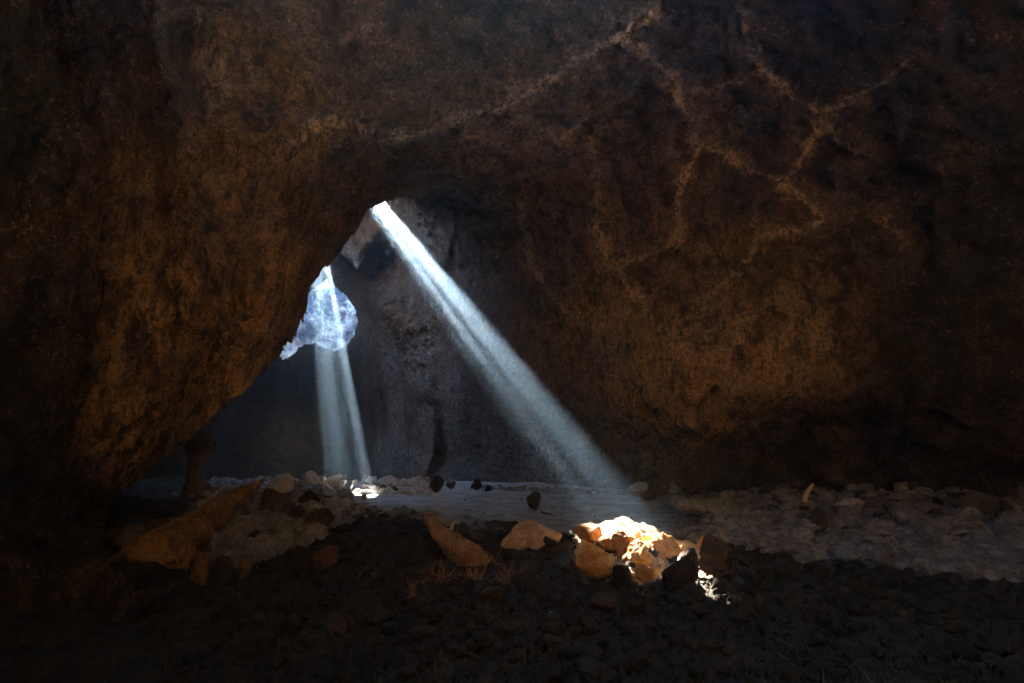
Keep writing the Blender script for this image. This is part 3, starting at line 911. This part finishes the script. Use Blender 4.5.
M_LEDGE = stone_material('ochre_ledge_stone', (0.12, 0.068, 0.030), (0.34, 0.19, 0.08), dark=(0.04, 0.025, 0.015), darkness=.7, bumps=.05)
me = solid_from_sections('rock_ledge', [sec(264, 479, 9.4, .02, .04), sec(252, 487, 9.3, .08, .14), sec(232, 501, 9.1, .15, .28), sec(210, 517, 8.8, .20, .42), sec(188, 535, 8.4, .25, .6),
                                        sec(162, 556, 7.9, .31, .8), sec(125, 588, 7.2, .4, 1.0)], M_LEDGE, seed=3, n=160, sub=240, rough=.09, crag=.12)
link('rock_ledge', me, label='long pointed ochre rock ledge slanting up from the left wall over the rubble', cat='rock ledge')
me = solid_from_sections('rock_outcrop', [sec(208, 520, 9.9, .05, .2), sec(192, 534, 9.6, .25, .4), sec(170, 553, 9.2, .52, .6), sec(145, 570, 8.7, .66, .8), sec(118, 582, 8.2, .68, .9),
                                          sec(90, 592, 7.8, .5, .8), sec(60, 600, 7.4, .2, .5)], M_BROWN, seed=31, n=160, sub=220, rough=.10, crag=.16)
link('rock_outcrop', me, label='rough knobbly brown rock outcrop under the left wall behind the pointed ledge', cat='rock outcrop')
me = solid_from_sections('rock_pillar', [sec(197, 515, 14.6, .50, .5), sec(196, 498, 14.5, .42, .5), sec(194, 478, 14.4, .20, .3), sec(196, 462, 14.3, .17, .26), sec(199, 452, 14.3, .34, .32), sec(201, 444, 14.2, .36, .3),
                                         sec(206, 436, 14.2, .16, .2), sec(209, 432, 14.2, .05, .06)], M_BROWN, seed=12, n=100, sub=140, rough=.08)
link('rock_pillar', me, label='slim waisted rock pillar with a paler cap in the gap beside the left wall', cat='rock pillar')

# ------------------------------------------------------------------ single stones one can name
hero('stone', 'dark pointed stone standing alone on the smooth grey path', 'stone', 526, 542, 492, 512, M_DARK, 11, cuts=6, cutlo=.35, cuthi=.7, shear=-.1, deep=.8)
hero('rock', 'long flat pale rock with dark underside at the far edge of the path', 'rock', 672, 748, 498, 517, M_GREY, 12, deep=.5, rough=.16)
hero('rock', 'wide grey slab with an orange lit end, left of the glowing stones', 'rock', 500, 568, 524, 551, stone_material('ruddy_slab_stone', (.26, .17, .11), (.46, .30, .18)), 25, deep=.8, cuts=16, cutlo=.4, tilt=(-.12, 0), rough=.08, crag=.03)
hero('stone', 'small rounded orange stone between the grey slab and the glowing heap', 'stone', 576, 606, 527, 547, M_RUST, 14, deep=.9)
hero('rock', 'blocky reddish boulder with a flat top directly behind the glowing stones', 'rock', 604, 652, 533, 560, M_RUST, 15, cuts=18, cutlo=.45, cuthi=.75, deep=.7, crag=.04)
hero('stone', 'low orange stone at the left foot of the blocky reddish boulder', 'stone', 594, 622, 540, 556, M_RUST, 16, deep=.8)
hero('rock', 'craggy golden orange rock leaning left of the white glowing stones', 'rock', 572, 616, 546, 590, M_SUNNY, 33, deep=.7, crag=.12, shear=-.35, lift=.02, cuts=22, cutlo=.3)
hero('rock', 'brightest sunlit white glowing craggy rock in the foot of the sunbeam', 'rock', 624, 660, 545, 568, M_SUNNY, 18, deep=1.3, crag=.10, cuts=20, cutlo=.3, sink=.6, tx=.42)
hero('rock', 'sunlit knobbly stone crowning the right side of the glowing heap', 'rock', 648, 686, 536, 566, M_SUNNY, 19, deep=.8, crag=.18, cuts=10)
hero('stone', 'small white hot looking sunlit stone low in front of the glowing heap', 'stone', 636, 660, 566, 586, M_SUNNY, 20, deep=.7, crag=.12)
hero('stone', 'small dark stone in front of the golden craggy rock', 'stone', 612, 634, 568, 592, M_DARK, 21, deep=.7, crag=.08)
hero('rock', 'dark craggy boulder shading the right front of the glowing heap', 'rock', 658, 702, 562, 596, M_DARK, 22, deep=.7, crag=.14)
hero('stone', 'brown stone with glints right of the glowing heap', 'stone', 680, 708, 550, 584, M_BROWN, 23, deep=.7, crag=.14, lift=-.02)
hero('rock', 'dark boulder with an orange lit left knob, right of the glowing heap', 'rock', 700, 742, 538, 580, M_BROWN, 24, deep=.7, crag=.16)
hero('stone', 'orange knob shaped stone perched at the left of the dark boulder', 'stone', 700, 722, 537, 556, M_RUST, 61, deep=.8, crag=.16)
hero('stone', 'round dark stone with pale rim, larger of two by the foot of the lit wall', 'stone', 470, 482, 479, 491, M_DARK, 26, sub=4)
hero('stone', 'small dark stone, smaller of two by the foot of the lit wall', 'stone', 484, 494, 485, 492, M_DARK, 27, sub=4)
hero('rock', 'dark jagged rock ending the pale rubble crest on its right', 'rock', 428, 444, 476, 493, M_DARK, 28, crag=.12)
hero('stone', 'round grey stone resting just right of the dark jagged rock', 'stone', 443, 455, 480, 491, M_GREY, 29, sub=4)
hero('rock', 'block shaped pale rock touching the tip of the pointed ledge', 'rock', 262, 290, 475, 497, M_PALE, 30, cuts=18, cutlo=.4, cuthi=.75)
hero('rock', 'large dark rock with a pale slanting face on the left rubble slope', 'rock', 246, 283, 489, 520, M_BROWN, 31, cuts=12, crag=.05)
hero('rock', 'dark angular rock on the left rubble beside the start of the path', 'rock', 292, 316, 492, 513, M_DARK, 34, cuts=12)
hero('stone', 'small black stone in front of the dark angular rock', 'stone', 284, 303, 508, 522, M_DARK, 35)
hero('rock', 'domed reddish brown boulder at the near end of the path, left', 'rock', 298, 330, 510, 536, M_BROWN, 36, rough=.14)
hero('rock', 'low dark red boulder in the shaded rubble below the domed boulder', 'rock', 306, 336, 548, 570, stone_material('dark_red_stone', (.07, .03, .02), (.14, .06, .04)), 37, rough=.14)
hero('rock', 'upright ochre boulder under the ledge, left one of a pair', 'rock', 184, 206, 556, 590, M_LEDGE, 38, rough=.14)
hero('rock', 'upright ochre boulder under the ledge, right one of a pair', 'rock', 228, 248, 556, 586, M_LEDGE, 39, rough=.14)
hero('rock', 'shaded dark boulder between the two upright ochre boulders', 'rock', 203, 230, 560, 596, M_DARK, 40, rough=.14)
hero('rock', 'pale flat topped rock at the back of the right rubble', 'rock', 832, 872, 500, 516, M_PALE, 41, cuts=16, cutlo=.4, deep=.6)
hero('rock', 'light grey tilted slab stone in the middle of the right rubble', 'rock', 932, 958, 524, 546, M_GREY, 42, cuts=18, cutlo=.4, tilt=(-.4, 0), deep=.5)
hero('rock', 'dark stump like boulder under the right wall with a thin branch on it', 'rock', 976, 1012, 494, 528, M_BROWN, 43, rough=.16, crag=.08)
hero('rock', 'reddish grey jagged boulder in the right rubble beside the path bend', 'rock', 812, 840, 509, 535, M_BROWN, 44, crag=.12)
hero('stone', 'small dark stone lying on the path near its right bend', 'stone', 742, 762, 526, 535, M_DARK, 45, sub=4)
hero('stone', 'flat dark stone on the path behind the glowing heap', 'stone', 698, 714, 532, 538, M_DARK, 46, sub=4)

# ------------------------------------------------------------------ rubble, stone by stone
POOL = {}
for key, mat in (('grey', M_GREY), ('pale', M_PALE), ('dark', M_DARK), ('brown', M_BROWN)):
    POOL[key] = [rock_mesh('rubble_stone', 300 + i + 31 * len(POOL), mat, sub=4, cuts=17, rough=.12, cutlo=.35, cuthi=.8, crag=.07) for i in range(8)]


def rubble(name, cat, group, fmt, regions, kinds, order='left'):
    """regions: list of (n, x0, x1, ytop(x), ybot(x), size0, size1) in the photograph; every stone lies on the ground found there"""
    out = []
    for n, x0, x1, yt, yb, s0, s1 in regions:
        for k in range(n):
            x = x0 + (x1 - x0) * (k + RNG.uniform(.1, .9)) / n
            y = RNG.uniform(yt(x), yb(x)); P = ground_point(x, y)
            s = (s0 + (s1 - s0) * RNG.random() ** 1.8) * px_to_m(P)
            me = RNG.choice(POOL[RNG.choice(kinds)])
            o = bpy.data.objects.new(name, me)
            o.scale = (s / 2 * RNG.uniform(.85, 1.3), s / 2 * RNG.uniform(.8, 1.2), s / 2 * RNG.uniform(.55, .95))
            o.rotation_euler = (RNG.uniform(-.4, .4), RNG.uniform(-.4, .4), RNG.uniform(0, 6.28))
            o.location = (P[0], P[1], P[2] + s * .16)
            out.append((x, s, o))
    out.sort(key=lambda q: q[0])
    for i, (x, s, o) in enumerate(out):
        COL.objects.link(o)
        o['label'] = fmt % ORD[i] if i < len(ORD) else fmt % ('number %d' % (i + 1))
        o['category'] = cat; o['group'] = group


crest_y = lambda x: np.interp(x, [p[0] for p in CREST], [p[1] for p in CREST])
K = lambda v: (lambda x: v)
rubble('rock', 'rock', 'pale rocks along the crest of the rubble ridge', '%s pale rock from the left along the skyline of the rubble ridge',
       [(24, 286, 432, lambda x: crest_y(x) + 1, lambda x: crest_y(x) + 5, 12, 24)], ['pale', 'pale', 'grey'])
rubble('rock', 'rock', 'pale rocks on the near face of the rubble ridge', '%s rock from the left in the row just below the ridge skyline',
       [(24, 268, 398, lambda x: crest_y(x) + 8, lambda x: crest_y(x) + 13, 8, 20)], ['pale', 'grey', 'grey', 'brown'])
rubble('rock', 'rock', 'rocks on the left rubble slope', '%s rock from the left on the upper left rubble slope under the ridge',
       [(26, 232, 340, K(500), K(520), 9, 22)], ['grey', 'pale', 'brown', 'dark'])
rubble('rock', 'rock', 'rocks low on the left rubble slope', '%s rock from the left low on the left slope near the shade',
       [(28, 210, 345, K(522), lambda x: np.interp(x, [p[0] for p in EDGE], [p[1] for p in EDGE]) + 4, 8, 20)], ['grey', 'brown', 'dark', 'grey'])
rubble('stone', 'stone', 'stones along the foot of the lit wall', '%s small pale stone from the left along the foot of the misty lit wall',
       [(26, 500, 668, lambda x: 485 + (x - 500) * .035, lambda x: 490 + (x - 500) * .045, 4, 11)], ['pale', 'grey', 'grey'])
rubble('rock', 'rock', 'rocks heaped behind the flat pale rock', '%s rock from the left in the heap behind the long flat pale rock',
       [(24, 636, 790, lambda x: 491 + (x - 640) * .04, lambda x: 502 + (x - 640) * .07, 9, 24)], ['grey', 'brown', 'pale', 'grey'])
rubble('rock', 'rock', 'rocks at the back of the right rubble', '%s rock from the left in the back row of the right rubble under the wall',
       [(26, 790, 1024, K(503), K(513), 10, 28)], ['grey', 'brown', 'dark', 'grey'])
rubble('rock', 'rock', 'rocks in the middle of the right rubble', '%s rock from the left in the middle row of the right rubble',
       [(28, 752, 1024, lambda x: 513 + (x - 752) * .01, lambda x: 527 + (x - 752) * .02, 9, 27)], ['grey', 'brown', 'grey', 'dark'])
rubble('rock', 'rock', 'rocks at the front of the right rubble', '%s rock from the left in the front row of the right rubble',
       [(28, 778, 1024, lambda x: 530 + (x - 778) * .03, lambda x: 548 + (x - 778) * .06, 9, 28)], ['grey', 'brown', 'grey', 'dark'])
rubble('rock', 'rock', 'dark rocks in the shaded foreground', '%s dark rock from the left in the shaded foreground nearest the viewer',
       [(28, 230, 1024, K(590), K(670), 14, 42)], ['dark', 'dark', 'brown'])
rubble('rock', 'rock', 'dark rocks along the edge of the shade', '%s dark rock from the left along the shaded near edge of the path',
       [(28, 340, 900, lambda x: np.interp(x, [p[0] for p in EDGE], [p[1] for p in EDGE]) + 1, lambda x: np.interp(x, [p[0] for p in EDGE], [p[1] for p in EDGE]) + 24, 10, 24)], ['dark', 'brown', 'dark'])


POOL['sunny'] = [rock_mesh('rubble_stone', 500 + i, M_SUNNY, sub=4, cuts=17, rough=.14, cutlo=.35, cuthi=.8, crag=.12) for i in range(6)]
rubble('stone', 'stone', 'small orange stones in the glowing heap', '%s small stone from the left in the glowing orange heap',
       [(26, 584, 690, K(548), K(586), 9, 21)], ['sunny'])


# ------------------------------------------------------------------ gravel and small rubble: nobody could count it
def scatter_stones(n, region_fn, smin, smax, seed, name, mat, label):
    r = np.random.RandomState(seed)
    pts = region_fn(r, n)
    pts = pts[np.hypot(pts[:, 0] - BEAM_A[0] - .05, pts[:, 1] - BEAM_A[1] - .3) > .95]
    gz, (soil, lr, rr_) = ground_z(pts[:, 0], pts[:, 1], True)
    V0, F0 = ICO[2]
    protos = []
    for k in range(14):
        v, f = rock_verts(900 + k + seed, sub=2, cuts=9, rough=.12, cutlo=.5)
        protos.append(v)
    Vs, Fs = [], []; base = 0
    for i, (x, y) in enumerate(pts):
        s = smin + (smax - smin) * r.random_sample() ** 3
        v = protos[i % 14] * [s * r.uniform(.7, 1.3), s * r.uniform(.7, 1.3), s * r.uniform(.6, 1.1)]
        a = r.uniform(0, 6.28); c_, s_ = math.cos(a), math.sin(a)
        v = v @ np.array([[c_, s_, 0], [-s_, c_, 0], [0, 0, 1]]) + [x, y, gz[i] + s * .4]
        Vs.append(v); Fs.append(F0 + base); base += len(v)
    return link(name, mesh_from(name, np.vstack(Vs), np.vstack(Fs), [mat], smooth=False), kind='stuff', label=label, cat=name)


def reg_px(x0, x1, ya, yb, z=0.05, fx=0, fy=0):
    def fn(r, n):
        x = r.uniform(x0, x1, n); t = r.random_sample(n)
        lo = np.array([ya(q) for q in x]); hi = np.array([yb(q) for q in x]); y = lo + (hi - lo) * t
        x = x + r.normal(size=n) * fx; y = y + r.normal(size=n) * fy
        v = (x - W / 2)[:, None] * RGT + (H_ / 2 - y)[:, None] * UPV + FPX * FWD
        s = (z - CAM[2]) / v[:, 2]
        return (CAM + v * s[:, None])[:, :2]
    return fn


H_ = 683
scatter_stones(5200, reg_px(720, 1060, lambda x: 499, lambda x: 548 + (x - 720) * .10, fx=26, fy=3), .03, .24, 1, 'rubble', M_GREY, 'small grey rubble covering the ground under the right wall')
scatter_stones(2600, reg_px(222, 325, lambda x: 486, lambda x: np.interp(x, [p[0] for p in EDGE], [p[1] for p in EDGE]) - 2, fx=16, fy=4), .03, .22, 2, 'rubble', M_GREY, 'small grey rubble of the left slope below the ridge')
scatter_stones(700, reg_px(262, 430, lambda x: crest_y(x), lambda x: crest_y(x) + 14), .03, .14, 3, 'rubble', M_PALE, 'small pale rubble between the rocks of the ridge')
scatter_stones(900, reg_px(470, 760, lambda x: 485.5 + max(0, x - 480) * .035, lambda x: 489 + max(0, x - 480) * .05), .02, .10, 4, 'gravel', M_GREY, 'fine gravel along the foot of the lit wall')
scatter_stones(450, reg_px(420, 900, lambda x: 492 + (x - 420) * .03, lambda x: 540 + (x - 420) * .02), .008, .035, 5, 'gravel', M_BROWN, 'sparse dark grit lying on the smooth grey path')
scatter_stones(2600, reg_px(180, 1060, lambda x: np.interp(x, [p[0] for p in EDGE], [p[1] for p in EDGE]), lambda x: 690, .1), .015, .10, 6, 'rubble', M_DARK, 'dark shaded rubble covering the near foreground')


# ------------------------------------------------------------------ dry plants, log and sticks
def leaf_material(name, a, b):
    t = NT(name); t.b.inputs['Roughness'].default_value = .7
    return t.done(t.mix(t.ramp(t.noise(6, 3, .6), .35, .65), a, b))


M_WEED = leaf_material('dry_stems', (.16, .085, .035), (.34, .20, .09))
M_FERN = leaf_material('dark_undergrowth', (.020, .024, .012), (.060, .058, .028))
M_WOOD = stone_material('weathered_wood', (.24, .13, .06), (.42, .25, .12), dark=(.05, .03, .015), darkness=.7, bumps=.05)
M_STICK = stone_material('pale_stick', (.40, .30, .19), (.55, .43, .30), darkness=.2)


def blades(r, origin, n, length, width, spread, curl, segs=6):
    V, F = [], []
    for _ in range(n):
        a = r.uniform(0, 6.28); el = r.uniform(.15, 1.3); L = length * r.uniform(.5, 1.2)
        d = np.array([math.cos(a) * math.cos(el), math.sin(a) * math.cos(el), math.sin(el)])
        p = np.array(origin) + np.array([r.normal() * spread, r.normal() * spread, 0]); w = width * r.uniform(.6, 1.3)
        side = np.cross(d, [0, 0, 1]); side /= np.linalg.norm(side) + 1e-6
        tw = r.normal(size=3) * curl; b = len(V)
        for s in range(segs + 1):
            ww = w * (1 - .85 * s / segs)
            V += [p - side * ww, p + side * ww]
            if s < segs: F.append([b + 2 * s, b + 2 * s + 1, b + 2 * s + 3, b + 2 * s + 2])
            d = d + tw / segs + np.array([0, 0, -.9 / segs]) * (s / segs); d /= np.linalg.norm(d)
            p = p + d * L / segs
    return V, F


def plant(label, px, py, h_px, n, seed, mat=M_WEED, wpx=14):
    P = ground_point(px, py); m = px_to_m(P); r = np.random.RandomState(seed)
    V, F = blades(r, (0, 0, 0), n, h_px * m, .010, wpx * m * .32, 3.2)
    me = mesh_from('dry_weed', V, F, [mat])
    link('dry_weed', me, label=label, cat='weed', group='dry weed tufts in the foreground', loc=P)


plant('curled orange dry weed tuft right of and below the leaning log', 472, 586, 26, 130, 1)
plant('rounded dry weed tuft below the left end of the grey slab', 514, 587, 30, 140, 2)
plant('thin dry weed tuft below the foot of the leaning log, left', 438, 584, 26, 90, 3)
plant('small dry weed tuft furthest left, in the dark left of the log', 417, 596, 20, 70, 4)
plant('faint brown weed tuft low in the shade left of the slab', 360, 580, 18, 70, 5)
plant('dry weed sprig hanging beside the right end of the grey slab', 492, 566, 16, 50, 6)
plant('dark weed tuft right of the glowing heap in the shade', 765, 590, 26, 70, 7, M_FERN)


def stick(name, label, cat, pts, r0, r1, mat, n=12, rough=.0, seed=1, sub=24):
    pts = np.array(pts, float); k = len(pts)
    u = np.linspace(0, k - 1, sub); i = np.clip(u.astype(int), 0, k - 2); t = (u - i)[:, None]
    Cn = pts[i] * (1 - t) + pts[i + 1] * t
    Cn[1:-1] = (Cn[:-2] + Cn[1:-1] * 2 + Cn[2:]) / 4
    T = np.gradient(Cn, axis=0); T /= np.linalg.norm(T, axis=1)[:, None]
    A1 = np.cross(T, [.1, 1, .05]); A1 /= np.linalg.norm(A1, axis=1)[:, None]; A2 = np.cross(T, A1)
    th = np.linspace(0, 2 * math.pi, n, endpoint=False); rr_ = np.linspace(r0, r1, sub)
    V = Cn[None] + (A1[None] * np.cos(th)[:, None, None] + A2[None] * np.sin(th)[:, None, None]) * rr_[None, :, None]
    V = V.reshape(-1, 3); F = grid_faces(n, sub)
    ctr = np.tile(Cn, (n, 1)); nn = V - ctr
    if rough: V = V + nn * (rough * (fbm(V, 5, 5, seed, .6) + .6 * fbm(V * [3, 3, 1], 9, 3, seed + 2, .6, True)))[:, None]
    F = F.tolist(); Vl = V.tolist(); c = len(Vl); Vl += [Cn[0].tolist(), Cn[-1].tolist()]
    for a in range(n):
        b = (a + 1) % n
        F.append([c, a * sub, b * sub]); F.append([c + 1, b * sub + sub - 1, a * sub + sub - 1])
    base = pts[0].copy()
    me = bpy.data.meshes.new(name); me.from_pydata((np.array(Vl) - base).tolist(), [], F); me.update()
    me.polygons.foreach_set('use_smooth', np.ones(len(me.polygons), bool)); me.materials.append(mat)
    return link(name, me, label=label, cat=cat, loc=base)


g = ground_point(462, 562); Yg = g[1]
stick('log', 'short weathered log leaning up to the left out of the dark foreground', 'log',
      [at(482, 572, Yg - .1), at(462, 552, Yg), at(443, 535, Yg + .25), at(427, 517, Yg + .5)], .20, .07, M_WOOD, n=48, rough=.5, sub=90)
stick('stick', 'thin pale curved stick standing behind the leaning log', 'stick', [at(449, 536, Yg + .45), at(452, 526, Yg + .45), at(457, 517, Yg + .45)], .035, .012, M_STICK, rough=.2)
g = ground_point(560, 517)
stick('twig', 'thin dark twig lying on the path right of the pointed stone', 'twig', [at(541, 512, g[1] + .3) , at(552, 515, g[1] + .15), at(566, 518, g[1])], .022, .01, M_DARK)
g = ground_point(450, 511)
stick('twig', 'pale straw lying flat on the grey path above the log', 'twig', [at(437, 510.5, g[1]), at(450, 511, g[1]), at(463, 511, g[1])], .014, .008, M_STICK)
g = ground_point(806, 508)
stick('branch', 'short pale upright branch against the right wall above the rubble', 'branch', [at(804, 502, g[1]), at(807, 492, g[1]), at(813, 484, g[1])], .05, .03, M_STICK, rough=.3)
g = ground_point(990, 515)
stick('branch', 'thin dark branch curving up from the stump like boulder', 'branch', [at(992, 500, g[1]), at(990, 488, g[1]), at(983, 478, g[1]), at(978, 472, g[1])], .05, .015, M_DARK, rough=.3)

# undergrowth of the near foreground: one mass
r = np.random.RandomState(99)
pts = reg_px(150, 1060, lambda x: np.interp(x, [p[0] for p in EDGE], [p[1] for p in EDGE]) + 8, lambda x: 700, .15)(r, 1500)
gz, _ = ground_z(pts[:, 0], pts[:, 1], True)
V, F = [], []
for (x, y), z in zip(pts, gz):
    v, f = blades(r, (x, y, z - .01), r.randint(4, 10), .16, .006, .05, 1.8, 5)
    b = len(V); V += v; F += [[q + b for q in ff] for ff in f]
link('undergrowth', mesh_from('undergrowth', V, F, [M_FERN]), kind='stuff', label='dark tangled roots and weeds over the near ground', cat='undergrowth')
